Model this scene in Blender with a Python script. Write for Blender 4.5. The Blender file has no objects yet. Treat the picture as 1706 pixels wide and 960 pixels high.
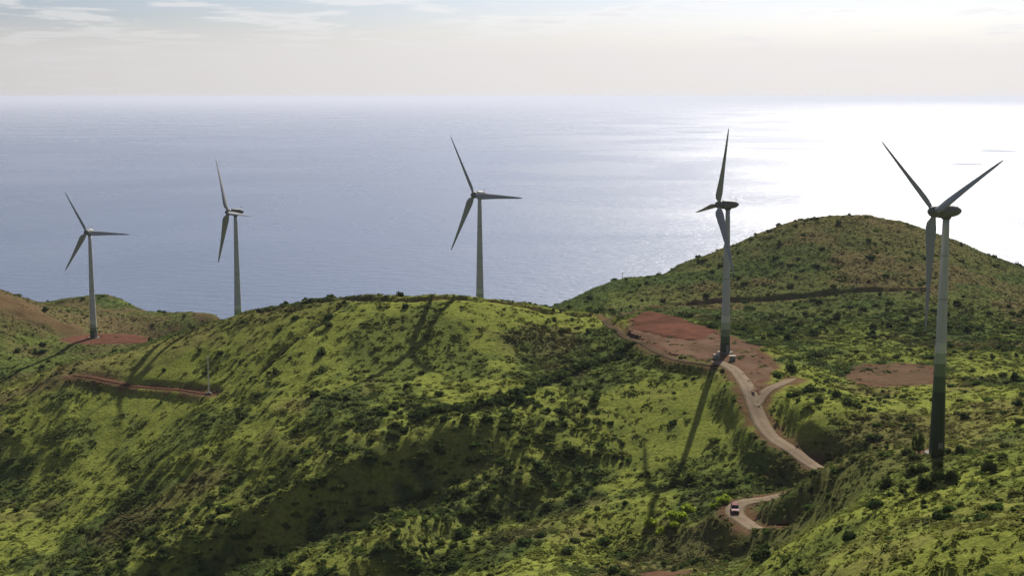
import bpy, bmesh, math, random
import numpy as np
from mathutils import Vector, Matrix

random.seed(7)
SC = bpy.context.scene
COL = SC.collection
R = math.radians

# ================================================================= camera, sky, sun, exposure
CAM_Z = 350.0                                         # eye height above the sea
SUN_AZ, SUN_EL = 16.5, 34.5                           # azimuth to the right of the view, elevation
cd = bpy.data.cameras.new('camera'); cd.lens = 50.0; cd.sensor_width = 36.0
cd.clip_start = 1.0; cd.clip_end = 400000.0
cam = bpy.data.objects.new('camera', cd); COL.objects.link(cam)
cam.location = (0, 0, CAM_Z); cam.rotation_euler = (R(90-7.69), 0, 0)
SC.camera = cam

world = bpy.data.worlds.new('World'); SC.world = world; world.use_nodes = True
SKY_STRENGTH = 0.05
def build_world():
    nt = world.node_tree; nd = nt.nodes; ln = nt.links; nd.clear()
    out = nd.new('ShaderNodeOutputWorld'); bg = nd.new('ShaderNodeBackground'); bg.inputs[1].default_value = SKY_STRENGTH
    sky = nd.new('ShaderNodeTexSky'); sky.sky_type = 'NISHITA'; sky.sun_disc = False
    sky.sun_elevation = R(SUN_EL); sky.sun_rotation = R(SUN_AZ); sky.altitude = 350; sky.air_density = 1.0; sky.dust_density = 0.8; sky.ozone_density = 1.0
    tc = nd.new('ShaderNodeTexCoord'); sep = nd.new('ShaderNodeSeparateXYZ'); ln.new(tc.outputs['Generated'], sep.inputs[0])
    def m(op, a, b=None, clamp=False):
        n = nd.new('ShaderNodeMath'); n.operation = op; n.use_clamp = clamp
        for k, v in enumerate((a, b)):
            if v is None: continue
            if isinstance(v, (int, float)): n.inputs[k].default_value = v
            else: ln.new(v, n.inputs[k])
        return n.outputs[0]
    zz = m('MAXIMUM', sep.outputs[2], 0.0)
    den = m('ADD', zz, 0.055)
    cb = nd.new('ShaderNodeCombineXYZ'); ln.new(m('DIVIDE', sep.outputs[0], den), cb.inputs[0]); ln.new(m('DIVIDE', sep.outputs[1], den), cb.inputs[1])
    n1 = nd.new('ShaderNodeTexNoise'); n1.inputs['Scale'].default_value = 1.5; n1.inputs['Detail'].default_value = 9; n1.inputs['Roughness'].default_value = 0.60; n1.inputs['Distortion'].default_value = 0.35
    mp = nd.new('ShaderNodeMapping'); mp.inputs['Location'].default_value = CLOUD_SHIFT; ln.new(cb.outputs[0], mp.inputs[0]); ln.new(mp.outputs[0], n1.inputs['Vector'])
    cov = nd.new('ShaderNodeMapRange'); cov.interpolation_type = 'SMOOTHSTEP'; ln.new(n1.outputs['Fac'], cov.inputs[0])
    cov.inputs[1].default_value = 0.47; cov.inputs[2].default_value = 0.62; cov.inputs[3].default_value = 0.0; cov.inputs[4].default_value = 1.0
    veil = nd.new('ShaderNodeMapRange'); veil.interpolation_type = 'SMOOTHSTEP'; ln.new(zz, veil.inputs[0])
    veil.inputs[1].default_value = 0.026; veil.inputs[2].default_value = 0.056; veil.inputs[3].default_value = 0.92; veil.inputs[4].default_value = 0.0
    # cloud body: lighter tops, slightly grey cores
    core = nd.new('ShaderNodeMapRange'); ln.new(n1.outputs['Fac'], core.inputs[0]); core.inputs[1].default_value = 0.56; core.inputs[2].default_value = 0.74
    mixc = nd.new('ShaderNodeMix'); mixc.data_type = 'RGBA'; ln.new(core.outputs[0], mixc.inputs[0])
    mixc.inputs[6].default_value = (*CLOUD_LIGHT, 1); mixc.inputs[7].default_value = (*CLOUD_GREY, 1)
    a1 = nd.new('ShaderNodeMix'); a1.data_type = 'RGBA'; ln.new(m('MULTIPLY', cov.outputs[0], 0.75), a1.inputs[0]); wb = nd.new('ShaderNodeMix'); wb.data_type = 'RGBA'; wb.blend_type = 'MULTIPLY'; wb.inputs[0].default_value = 1.0; ln.new(sky.outputs[0], wb.inputs[6]); wb.inputs[7].default_value = (0.62, 0.645, 0.82, 1); ln.new(wb.outputs[2], a1.inputs[6]); ln.new(mixc.outputs[2], a1.inputs[7])
    a2 = nd.new('ShaderNodeMix'); a2.data_type = 'RGBA'; ln.new(veil.outputs[0], a2.inputs[0]); ln.new(a1.outputs[2], a2.inputs[6]); a2.inputs[7].default_value = (*VEIL, 1)
    dt = nd.new('ShaderNodeVectorMath'); dt.operation = 'DOT_PRODUCT'; ln.new(tc.outputs['Generated'], dt.inputs[0])
    dt.inputs[1].default_value = (math.cos(R(SUN_EL))*math.sin(R(SUN_AZ)), math.cos(R(SUN_EL))*math.cos(R(SUN_AZ)), math.sin(R(SUN_EL)))
    gl = m('ADD', 0.71, m('MULTIPLY', m('POWER', m('MAXIMUM', dt.outputs['Value'], 0.0), 4.0), 0.88))
    sc_ = nd.new('ShaderNodeVectorMath'); sc_.operation = 'SCALE'; ln.new(a2.outputs[2], sc_.inputs[0]); ln.new(gl, sc_.inputs['Scale'])
    ln.new(sc_.outputs[0], bg.inputs[0]); ln.new(bg.outputs[0], out.inputs[0])
TUFTS = 150000
CLOUD_SHIFT = (3.1, 0.4, 0.0)
CLOUD_LIGHT = (8.9, 8.8, 8.8); CLOUD_GREY = (7.0, 6.95, 7.3); VEIL = (7.7, 7.5, 7.5)
build_world()

sl = bpy.data.lights.new('sun', 'SUN'); sl.energy = 5.0; sl.angle = R(0.53); sl.color = (1.0, 0.93, 0.82)
sun = bpy.data.objects.new('sun', sl); COL.objects.link(sun); sun.location = (120, 500, 700)
S_DIR = Vector((math.cos(R(SUN_EL))*math.sin(R(SUN_AZ)), math.cos(R(SUN_EL))*math.cos(R(SUN_AZ)), math.sin(R(SUN_EL))))
sun.rotation_euler = (-S_DIR).to_track_quat('-Z', 'Y').to_euler()

vs = SC.view_settings
vs.view_transform = 'Standard'; vs.look = 'None'; vs.gamma = 1.0; vs.use_curve_mapping = False
vs.exposure = 0.95
SC.cycles.max_bounces = 3; SC.cycles.diffuse_bounces = 2; SC.cycles.glossy_bounces = 1; SC.cycles.transmission_bounces = 2; SC.cycles.volume_bounces = 0
SC.cycles.use_denoising = True
SC.cycles.sample_clamp_indirect = 6.0

# ================================================================= measured places (metres: X right, Y ahead, height above the sea)
CTRL = [(-88.0, 499.49, 275.25), (-73.73, 489.91, 279.0), (-60.33, 483.14, 281.23), (-43.14, 475.28, 282.76), (-30.66, 470.35, 283.66), (-18.52, 467.41, 284.28), (-11.22, 470.22, 282.67), (3.44, 474.92, 280.15), (12.77, 482.59, 277.15), (29.77, 474.49, 276.94), (-99.59, 506.04, 271.43), (-109.3, 508.71, 268.81), (-123.3, 503.11, 264.7), (-134.6, 492.6, 261.56), (-146.6, 466.26, 260.81), (-153.92, 451.45, 255.75), (-161.96, 440.62, 250.27), (-169.28, 419.82, 245.71), (-177.72, 389.18, 242.95), (-52.79, 420.27, 271.44), (-81.48, 438.97, 267.94), (-107.33, 452.23, 261.52), (-27.37, 417.31, 271.99), (-5.86, 414.36, 272.54), (14.23, 431.84, 274.91), (-123.16, 437.93, 252.81), (-117.65, 417.01, 247.33), (-135.98, 417.87, 246.2), (-151.16, 408.64, 237.6), (-46.73, 369.91, 264.65), (-72.71, 389.48, 260.13), (-93.8, 392.71, 254.19), (-24.14, 365.99, 265.55), (-5.29, 372.29, 267.37), (12.83, 387.66, 269.07), (27.82, 413.38, 272.73), (-42.9, 337.61, 257.14), (-66.32, 353.18, 252.86), (-95.16, 363.25, 245.22), (-122.64, 374.25, 237.02), (-134.97, 362.74, 233.96), (-22.08, 332.75, 258.48), (-4.82, 337.03, 260.3), (11.76, 353.43, 262.21), (29.9, 371.31, 267.59), (-58.1, 307.06, 247.61), (-93.13, 325.99, 238.35), (-123.09, 329.27, 232.73), (-32.67, 295.47, 251.48), (-12.09, 297.93, 254.7), (6.43, 314.14, 255.16), (21.52, 337.61, 257.14), (36.1, 352.45, 262.45), (-6.37, 274.39, 252.28), (12.36, 291.61, 252.76), (19.41, 302.76, 253.15), (33.87, 315.66, 258.95), (47.6, 336.44, 263.44), (28.97, 268.12, 258.17), (43.48, 364.24, 267.56), (-55.43, 278.06, 242.08), (-113.37, 301.14, 226.19), (-16.46, 244.07, 251.9), (39.48, 446.2, 276.67), (53.64, 422.07, 277.34), (60.6, 401.8, 276.64), (66.67, 391.61, 275.94), (61.07, 367.05, 273.37), (60.96, 347.6, 271.33), (62.32, 330.19, 269.44), (66.78, 316.85, 267.78), (70.71, 306.57, 266.36), (63.0, 304.14, 263.36), (54.06, 302.02, 262.61), (48.26, 295.92, 262.26), (49.58, 286.74, 261.5), (52.92, 277.61, 261.19), (73.77, 369.22, 274.53), (78.3, 359.09, 274.24), (67.59, 342.08, 275.28), (69.83, 325.68, 273.42), (74.03, 307.4, 272.55), (92.14, 364.87, 272.22), (105.29, 391.16, 272.61), (118.13, 389.2, 273.0), (97.87, 395.09, 271.84), (132.79, 369.22, 274.53), (100.23, 311.19, 278.2), (85.19, 314.74, 274.6), (99.2, 288.35, 280.92), (80.54, 263.15, 281.13), (84.94, 230.44, 292.96), (81.36, 239.08, 289.66), (75.77, 247.67, 286.06), (69.05, 254.29, 282.77), (62.32, 262.86, 278.99), (58.13, 272.38, 274.72), (56.95, 280.89, 270.48), (55.3, 259.69, 270.44), (52.48, 248.59, 270.48), (66.58, 179.37, 295.85), (64.61, 198.87, 290.85), (54.6, 193.68, 289.79), (52.62, 220.93, 282.31), (46.25, 200.85, 283.03), (40.5, 248.83, 264.77), (56.87, 152.3, 297.15), (45.86, 161.84, 293.1), (39.98, 204.17, 277.75), (30.7, 235.6, 263.95), (103.82, 229.97, 296.94), (70.68, 154.77, 300.49), (145.19, 294.93, 292.3), (48.53, 609.71, 269.51), (71.54, 630.44, 273.53), (95.17, 646.36, 279.33), (124.48, 657.87, 289.84), (153.48, 663.45, 293.83), (167.51, 663.38, 293.27), (189.87, 652.62, 288.38), (212.52, 636.23, 279.08), (226.75, 625.51, 274.39), (252.41, 593.93, 264.7), (271.02, 552.43, 256.34), (22.31, 539.02, 269.1), (42.61, 534.23, 270.97), (80.53, 544.53, 272.5), (114.29, 539.79, 274.8), (156.53, 534.99, 276.62), (188.96, 519.54, 274.26), (39.73, 472.27, 275.45), (67.64, 456.15, 275.62), (82.99, 433.81, 274.57), (97.86, 417.51, 273.41), (124.7, 417.43, 272.88), (151.16, 413.38, 272.73), (182.0, 413.38, 272.73), (-215.95, 594.1, 265.95), (-199.42, 589.43, 261.28), (-186.18, 578.58, 255.66), (-241.27, 594.94, 272.22), (-274.59, 585.69, 278.46), (-197.23, 539.67, 251.47), (-185.7, 546.41, 249.05), (-182.84, 498.27, 243.79), (-213.49, 510.63, 245.63), (-242.01, 510.63, 245.63), (-177.53, 566.05, 252.55), (-170.26, 566.02, 252.31), (-149.57, 551.9, 252.35), (-167.54, 582.03, 251.32), (-132.49, 540.41, 256.97), (-229.79, 692.4, 246.68), (-221.14, 707.76, 248.35), (-208.93, 717.95, 249.05), (-202.82, 717.87, 248.44), (-189.46, 707.16, 243.86), (-163.33, 691.97, 243.46), (-143.53, 681.93, 243.82), (-283.44, 712.71, 247.64), (-170.8, 572.88, 251.96), (-101.34, 520.05, 265.95), (-87.34, 528.05, 264.45), (-115.34, 528.05, 264.45), (-101.34, 548.05, 256.95), (-11.07, 485.91, 276.67), (2.93, 493.91, 275.17), (-25.07, 493.91, 275.17), (-11.07, 513.91, 267.67), (61.97, 407.53, 275.92), (82.48, 269.52, 281.02), (-60.0, 600.0, 225.0), (-60.0, 720.0, 120.0), (60.0, 620.0, 262.0), (40.0, 760.0, 150.0), (-150.0, 640.0, 225.0), (120.0, 800.0, 180.0), (220.0, 820.0, 170.0), (350.0, 820.0, 150.0), (500.0, 800.0, 130.0), (-60.0, 900.0, 5.0), (60.0, 950.0, 5.0), (250.0, 980.0, 5.0), (420.0, 980.0, 5.0), (-180.0, 860.0, 60.0), (-300.0, 900.0, 40.0), (-240.0, 980.0, 0.0), (-420.0, 950.0, 0.0), (-420.0, 700.0, 215.0), (-420.0, 560.0, 235.0), (-420.0, 400.0, 190.0), (-420.0, 200.0, 200.0), (-300.0, 300.0, 185.0), (-200.0, 200.0, 215.0), (-100.0, 230.0, 220.0), (-60.0, 120.0, 275.0), (0.0, -60.0, 352.0), (0.0, 0.0, 346.0), (60.0, 0.0, 345.0), (-60.0, 0.0, 340.0), (-200.0, 0.0, 320.0), (200.0, 0.0, 335.0), (420.0, 0.0, 330.0), (0.0, 60.0, 318.0), (80.0, 70.0, 315.0), (140.0, 90.0, 312.0), (60.0, 130.0, 286.0), (0.0, 160.0, 262.0), (420.0, 200.0, 310.0), (420.0, 400.0, 290.0), (430.0, 600.0, 285.0), (-420.0, 0.0, 290.0), (300.0, 120.0, 312.0), (480.0, -60.0, 330.0), (-420.0, -60.0, 300.0), (480.0, 980.0, 5.0)]
ROAD = [(57.2, 395.5), (60.9, 384.3), (61.1, 367.0), (61.0, 347.6), (62.3, 330.2), (66.8, 316.8), (70.7, 306.6), (71.1, 302.4), (63.5, 303.1), (54.1, 302.0), (49.4, 300.0), (47.8, 294.9), (49.6, 286.7), (52.7, 277.6), (53.8, 269.6)]
ROAD_FORK = [(60.9, 350.6), (65.2, 358.9), (70.4, 366.1), (76.2, 375.2)]
RIDGE_TRACK = [(56.5, 388.5), (48.7, 395.5), (42.5, 409.6), (38.1, 425.9), (34.6, 445.2), (30.1, 464.4), (21.1, 462.6), (12.2, 460.7), (3.4, 462.9), (-6.5, 463.2), (-16.4, 462.3), (-30.1, 462.3), (-42.3, 466.3), (-57.1, 473.1), (-72.1, 478.9), (-85.0, 482.5)]
HILL_TRACK = [(30.4, 468.5), (45.9, 519.2), (60.9, 535.3), (80.2, 542.5), (100.5, 539.6), (121.0, 538.8), (138.8, 536.9), (156.2, 533.9)]
BROWN_TRACK = [(-143.1, 455.9), (-137.0, 453.8), (-126.2, 449.6), (-113.3, 444.6), (-102.0, 436.6), (-91.5, 424.8)]
DITCH_A = [(-55.4, 467.1), (-60.9, 455.6), (-67.0, 443.9), (-73.9, 433.1), (-78.7, 423.4)]
DITCH_B = [(-99.1, 369.3), (-104.1, 363.8), (-108.0, 352.3), (-112.0, 342.9), (-115.8, 333.6)]
PAD_FOUR = [(36.8, 446.2), (41.2, 466.3), (52.5, 460.2), (64.1, 438.1), (72.8, 415.8), (72.9, 392.5), (66.7, 370.2), (62.1, 357.8), (60.6, 368.0), (60.7, 383.4), (60.3, 391.6), (57.2, 395.7), (46.5, 406.7), (40.5, 420.8)]
PAD_RED = [(37.5, 445.2), (40.7, 465.3), (46.4, 478.2), (53.5, 469.2), (59.6, 454.2), (64.1, 442.1), (61.9, 429.1), (54.1, 426.1), (45.5, 431.1)]
PAD_ONE = [(-183, 566), (-181, 577), (-172, 583), (-160, 583), (-148, 574), (-147, 563), (-158, 559), (-172, 559)]
PAD_BROWN = [(93.9, 391.1), (99.4, 405.2), (112.7, 406.3), (120.7, 400.3), (115.2, 378.1), (104.8, 377.0), (95.9, 380.0)]
SCARP_A = [(8.3, 370.1), (-0.5, 367.1), (-11.5, 364.0), (-23.8, 360.8), (-32.8, 356.5), (-40.1, 352.3), (-48.5, 346.8), (-57.2, 344.3), (-68.4, 339.5), (-79.3, 334.9), (-89.4, 328.2), (-99.4, 322.6)]
SCARP_B = [(14.9, 354.4), (5.5, 346.2), (-3.4, 339.1), (-12.0, 332.8), (-21.0, 316.3), (-28.0, 300.7), (-37.2, 290.1), (-46.3, 282.6)]
HEDGE = [(35.9, 421.7), (28.0, 415.4), (18.6, 406.1), (8.0, 393.8), (-0.5, 382.5), (-10.2, 375.3), (-24.5, 371.1)]
SMALL_TREE = (78.3, 267.2)
MAST = (-92.7, 426.7)
FAR_MAST = (48.5, 619.4)
LIME = [(30.7, 304.2), (31.9, 299.1), (36.5, 302.4), (39.2, 305.6), (35.3, 299.2), (46.2, 301.8), (44.3, 300.7)]
CAR = (48.4, 295.9)
KIOSK = [(58.1, 397.7), (62.3, 395.7)]
BARE = (29.8, 265.2)
TURBINES = [{'base': (-170.8, 572.88, 251.96), 'H': 43.7, 'R': 18.5, 'k': 0.9, 'ang': 92, 'pitch': 30}, {'base': (-101.34, 520.05, 265.95), 'H': 42, 'R': 22.8, 'k': 0.37, 'ang': 90, 'pitch': 62}, {'base': (-11.07, 485.91, 276.67), 'H': 40, 'R': 23, 'k': 0.7, 'ang': 90, 'pitch': 15}, {'base': (61.97, 407.53, 275.92), 'H': 43.2, 'R': 23.5, 'k': 0.3, 'ang': 20, 'pitch': 62}, {'base': (82.48, 269.52, 281.02), 'H': 47.3, 'R': 23.5, 'k': 0.55, 'ang': 63, 'pitch': 14}]

# ---------------------------------------------------------------- land form (heights above the sea, metres)
def lattice_noise(x, y, scale, seed):
    rs = np.random.RandomState(seed)
    n = 256
    g = rs.rand(n, n)
    u = np.asarray(x)/scale + 517.3; v = np.asarray(y)/scale + 311.7
    i = np.floor(u).astype(int); j = np.floor(v).astype(int)
    fu = u-i; fv = v-j
    fu = fu*fu*fu*(fu*(fu*6-15)+10); fv = fv*fv*fv*(fv*(fv*6-15)+10)
    i0 = i % n; i1 = (i+1) % n; j0 = j % n; j1 = (j+1) % n
    return (g[i0, j0]*(1-fu)+g[i1, j0]*fu)*(1-fv)+(g[i0, j1]*(1-fu)+g[i1, j1]*fu)*fv

def fbm(x, y, scale, octaves, seed, gain=0.5):
    a = 1.0; s = 0.0; t = 0.0
    c, sn = math.cos(0.6), math.sin(0.6)
    for k in range(octaves):
        t = t + a*lattice_noise(x, y, scale, seed+k)
        s += a; a *= gain; scale *= 0.5
        x, y = c*x-sn*y, sn*x+c*y
    return t/s                                   # 0..1, mean about 0.5

def tps_fit(P, lam):
    n = len(P); X = P[:, :2]/100.0
    r2 = ((X[:, None]-X[None])**2).sum(-1)
    K = 0.5*r2*np.log(r2+1e-12)+lam*np.eye(n)
    A = np.zeros((n+3, n+3)); A[:n, :n] = K; A[:n, n] = 1; A[:n, n+1:] = X
    A[n, :n] = 1; A[n+1:, :n] = X.T
    return np.linalg.solve(A, np.r_[P[:, 2], 0, 0, 0])

def tps_eval(P, w, x, y):
    x = np.asarray(x, float); y = np.asarray(y, float); shp = x.shape
    Q = np.c_[x.ravel(), y.ravel()]/100.0; X = P[:, :2]/100.0; n = len(P)
    out = np.empty(len(Q))
    for s in range(0, len(Q), 20000):
        q = Q[s:s+20000]
        r2 = ((q[:, None, 0]-X[None, :, 0])**2+(q[:, None, 1]-X[None, :, 1])**2)
        out[s:s+20000] = (0.5*r2*np.log(r2+1e-12))@w[:n]+w[n]+q@w[n+1:]
    return out.reshape(shp)

def densify(pts, step=1.0):
    pts = np.asarray(pts, float)
    # Catmull-Rom through the points
    out = []
    m = len(pts)
    for k in range(m-1):
        p0 = pts[max(k-1, 0)]; p1 = pts[k]; p2 = pts[k+1]; p3 = pts[min(k+2, m-1)]
        c = max(2, int(np.linalg.norm(p2[:2]-p1[:2])/step))
        for t in np.arange(c)/c:
            out.append(0.5*((2*p1)+(-p0+p2)*t+(2*p0-5*p1+4*p2-p3)*t*t+(-p0+3*p1-3*p2+p3)*t**3))
    out.append(pts[-1])
    return np.array(out)

def nearest_on(line, x, y, rmax):
    """for every point: distance to the line, signed side (+ = right of travel), parameter 0..1, index; far ones get 1e9"""
    shp = x.shape; x = x.ravel(); y = y.ravel()
    d = np.full(len(x), 1e9); side = np.zeros(len(x)); idx = np.zeros(len(x), int)
    box = (x > line[:, 0].min()-rmax) & (x < line[:, 0].max()+rmax) & (y > line[:, 1].min()-rmax) & (y < line[:, 1].max()+rmax)
    sel = np.nonzero(box)[0]
    tan = np.gradient(line[:, :2], axis=0)
    for s in range(0, len(sel), 20000):
        q = sel[s:s+20000]
        dx = x[q][:, None]-line[None, :, 0]; dy = y[q][:, None]-line[None, :, 1]
        dd = dx*dx+dy*dy; k = dd.argmin(1); r = np.arange(len(q))
        d[q] = np.sqrt(dd[r, k]); idx[q] = k
        side[q] = np.sign(dx[r, k]*tan[k, 1]-dy[r, k]*tan[k, 0])
    return d.reshape(shp), side.reshape(shp), (idx/(len(line)-1.0)).reshape(shp), idx.reshape(shp)

def smooth01(t):
    t = np.clip(t, 0, 1); return t*t*(3-2*t)

CTRL_A = np.array(CTRL, float)
TPS_W = tps_fit(CTRL_A, 0.002)
def base_height(x, y):
    return tps_eval(CTRL_A, TPS_W, x, y)


# ---------------------------------------------------------------- shaping the land: gullies, road cuts, pads
def asym_gully(x, y, z, pts, amp, w1, w2):
    line = densify(pts, 1.0)
    d, side, t, _ = nearest_on(line, x, y, w2+2)
    wob = 1+0.5*(fbm(x, y, 18, 2, 91)-0.5)*2
    s = d*side*GULLY_SIDE
    env = smooth01(t/0.35)*smooth01((1-t)/0.10)
    prof = np.where(s < 0, 0, np.where(s < w1*wob, smooth01(s/(w1*wob)), 1-smooth01((s-w1*wob)/(w2-w1))))
    prof = np.where(d < w2, prof, 0)
    return z-amp*env*prof

GULLY_SIDE = -1.0
def poly_mask(x, y, poly, soft):
    """1 inside the polygon, falling to 0 over soft metres outside"""
    poly = np.asarray(poly, float); shp = x.shape; xf = x.ravel(); yf = y.ravel()
    out = np.zeros(len(xf))
    sel = np.nonzero((xf > poly[:, 0].min()-soft) & (xf < poly[:, 0].max()+soft) & (yf > poly[:, 1].min()-soft) & (yf < poly[:, 1].max()+soft))[0]
    px, py = xf[sel], yf[sel]; inside = np.zeros(len(sel), bool); dist = np.full(len(sel), 1e9)
    for (x0, y0), (x1, y1) in zip(poly, np.roll(poly, -1, 0)):
        c = ((y0 > py) != (y1 > py)) & (px < (x1-x0)*(py-y0)/(y1-y0+1e-9)+x0); inside ^= c
        ex, ey = x1-x0, y1-y0; tt = np.clip(((px-x0)*ex+(py-y0)*ey)/(ex*ex+ey*ey+1e-9), 0, 1)
        dist = np.minimum(dist, np.hypot(px-x0-tt*ex, py-y0-tt*ey))
    out[sel] = np.where(inside, 1, smooth01(1-dist/soft))
    sd = np.full(len(xf), -1e9); sd[sel] = np.where(inside, dist, -dist)
    return out.reshape(shp), sd.reshape(shp)

def turf(x, y):
    """turf smoothed and brightened to bring out the shadows below the middle, second and fourth turbines"""
    e = lambda cx, cy, rx, ry: np.exp(-((x-cx)/rx)**2-((y-cy)/ry)**2)
    return np.clip(e(-32, 430, 32, 34)+e(-118, 440, 24, 44)+e(46, 362, 15, 32), 0, 1)

def raw_height(x, y):
    z = base_height(x, y)
    land = smooth01((z-2)/30.0)
    z = z+land*((fbm(x, y, 55, 3, 11)-0.5)*3.2+((fbm(x, y, 11, 3, 23)-0.5)*1.5+(fbm(x, y, 3.6, 2, 29)-0.5)*1.1)*(1-0.75*turf(x, y)))*smooth01((np.hypot(x, y)-60)/80)
    # gentle downhill runnels on the main face
    run = fbm(x*0.9+y*0.35, y*0.18, 9, 3, 41)
    face = smooth01((470-y)/30)*smooth01((y-300)/40)*smooth01((40-x)/40)
    z = z-(1-0.7*turf(x, y))*face*1.5*np.abs(run-0.5)*2
    z = asym_gully(x, y, z, SCARP_A, 9.5, 12.5, 55.0)
    z = asym_gully(x, y, z, SCARP_B, 5.8, 10.0, 36.0)
    return z

PADS = {'pad_four': (PAD_FOUR, 0.35), 'pad_one': (PAD_ONE, 0.0), 'pad_brown': (PAD_BROWN, 0.5)}

PAD_PLANE = {}
for nm, (poly, _) in PADS.items():
    p = np.array(poly, float); cx, cy = p.mean(0)
    gx, gy = np.meshgrid(np.linspace(p[:, 0].min(), p[:, 0].max(), 16), np.linspace(p[:, 1].min(), p[:, 1].max(), 16))
    ms, _ = poly_mask(gx, gy, poly, 0.5); k = ms.ravel() > 0.5
    gx = gx.ravel()[k]; gy = gy.ravel()[k]; gz = base_height(gx, gy)
    A = np.c_[gx-cx, gy-cy, np.ones(len(gx))]; co = np.linalg.lstsq(A, gz, rcond=None)[0]
    if nm == 'pad_one': co = np.array([0, 0, TURBINES[0]['base'][2]])
    PAD_PLANE[nm] = (cx, cy, co)
def pad_height(nm, x, y):
    cx, cy, c = PAD_PLANE[nm]; return c[0]*(x-cx)+c[1]*(y-cy)+c[2]

def padded_height(x, y):
    z = raw_height(x, y); soil = np.zeros_like(z)
    for nm, (poly, _) in PADS.items():
        w, sd = poly_mask(x, y, poly, 11.0)
        z = z*(1-w)+pad_height(nm, x, y)*w
        soil = np.maximum(soil, smooth01((sd+3.0+4*(fbm(x, y, 5, 2, 61)-0.5))/3.0))
    return z, soil

ROADS = {}                                           # name -> (line xyz, half width)
def grade(name, pts, half, smooth, lift=0.0):
    line = densify(pts, 1.0)
    z = padded_height(line[:, 0], line[:, 1])[0]
    k = np.ones(smooth)/smooth
    zp = np.pad(z, smooth//2, mode='edge'); z = np.convolve(zp, k, 'valid')[:len(line)]
    for nm, (ol, oh) in ROADS.items():                # meet the roads already graded at their own level
        d, _, _, ix = nearest_on(ol, line[:, 0], line[:, 1], 30); w = smooth01((16-d)/10); z = z*(1-w)+ol[ix, 2]*w
    ROADS[name] = (np.c_[line[:, :2], z+lift*(smooth01((np.arange(len(line))-35)/25.0) if name == 'ridge_track' else 1.0)], half)
grade('dirt_road', ROAD, 2.1, 15)
grade('road_fork', ROAD_FORK, 1.6, 9)
grade('ridge_track', RIDGE_TRACK, 1.4, 15, -1.9)
grade('hill_track', HILL_TRACK, 1.6, 15, -1.6)
grade('brown_track', BROWN_TRACK, 1.15, 11)
def height(x, y, info=False):
    x = np.asarray(x, float); y = np.asarray(y, float)
    z, soil = padded_height(x, y)
    for t in TURBINES:
        bx, by, bz = t['base']; d = np.hypot(x-bx, y-by); w = smooth01((11-d)/6.0); z = z*(1-w)+bz*w
        soil = np.maximum(soil, 0.9*smooth01((6-d)/2.5))
    for nm, (line, half) in reversed(list(ROADS.items())):
        batter = {'dirt_road': 4.5, 'road_fork': 3.5, 'brown_track': 1.8}.get(nm, 1.5)
        d, side, t, idx = nearest_on(line, x, y, half+batter+2)
        w = smooth01((half+0.9+batter-d)/batter); w = np.where(d > 1e8, 0, w)
        z = z*(1-w)+line[idx.ravel(), 2].reshape(z.shape)*w
        verge = half+1.2+1.6*(fbm(x, y, 4, 2, 63)-0.5)*2
        soil = np.maximum(soil, np.where(d < 1e8, smooth01((verge+1.2-d)/1.6), 0)*(0.75 if nm in ('ridge_track', 'hill_track') else 0.9))
    for pts, dep, hw in ((DITCH_A, 2.4, 1.2), (DITCH_B, 2.6, 1.4)):
        d, side, t, idx = nearest_on(densify(pts, 1.0), x, y, 6)
        w = np.where(d < 1e8, smooth01((hw+0.9-d)/1.4), 0)*smooth01(t/0.05)*smooth01((1-t)/0.1)
        z = z-dep*w; soil = np.maximum(soil, 0.35*w)
    d = np.hypot(x-BARE[0], y-BARE[1]); soil = np.maximum(soil, smooth01((6.5+5*(fbm(x, y, 4, 2, 65)-0.5)-d)/2.0))
    # raw reddish earth on the far left slopes
    e = 0.85*np.exp(-((x+200)/34)**2-((y-588)/16)**2)+0.7*np.exp(-((x+165)/70)**2-((y-690)/42)**2)+0.6*np.exp(-((x+150)/22)**2-((y-600)/26)**2)
    soil = np.maximum(soil, np.clip(e*smooth01((fbm(x, y, 12, 4, 67, 0.6)-0.42)/0.16), 0, 0.6))
    return (z, soil) if info else z

# ---------------------------------------------------------------- helpers
def mesh_obj(name, verts, faces, mat, parent=None, smooth=False):
    me = bpy.data.meshes.new(name); me.from_pydata([tuple(v) for v in verts], [], [tuple(f) for f in faces]); me.update()
    if mat: me.materials.append(mat)
    if smooth: me.polygons.foreach_set('use_smooth', [True]*len(me.polygons))
    o = bpy.data.objects.new(name, me); COL.objects.link(o)
    if parent: o.parent = parent
    return o
def bm_obj(name, bm, mat, parent=None, smooth=False):
    me = bpy.data.meshes.new(name); bm.normal_update(); bm.to_mesh(me); bm.free()
    if mat: me.materials.append(mat)
    if smooth: me.polygons.foreach_set('use_smooth', [True]*len(me.polygons))
    o = bpy.data.objects.new(name, me); COL.objects.link(o)
    if parent: o.parent = parent
    return o
def empty(name, loc, rz=0.0):
    o = bpy.data.objects.new(name, None); COL.objects.link(o); o.location = loc; o.rotation_euler = (0, 0, rz); o.empty_display_size = 1.0
    return o
def tag(o, label=None, cat=None, group=None, kind=None):
    if label: o['label'] = label
    if cat: o['category'] = cat
    if group: o['group'] = group
    if kind: o['kind'] = kind
    return o

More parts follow.
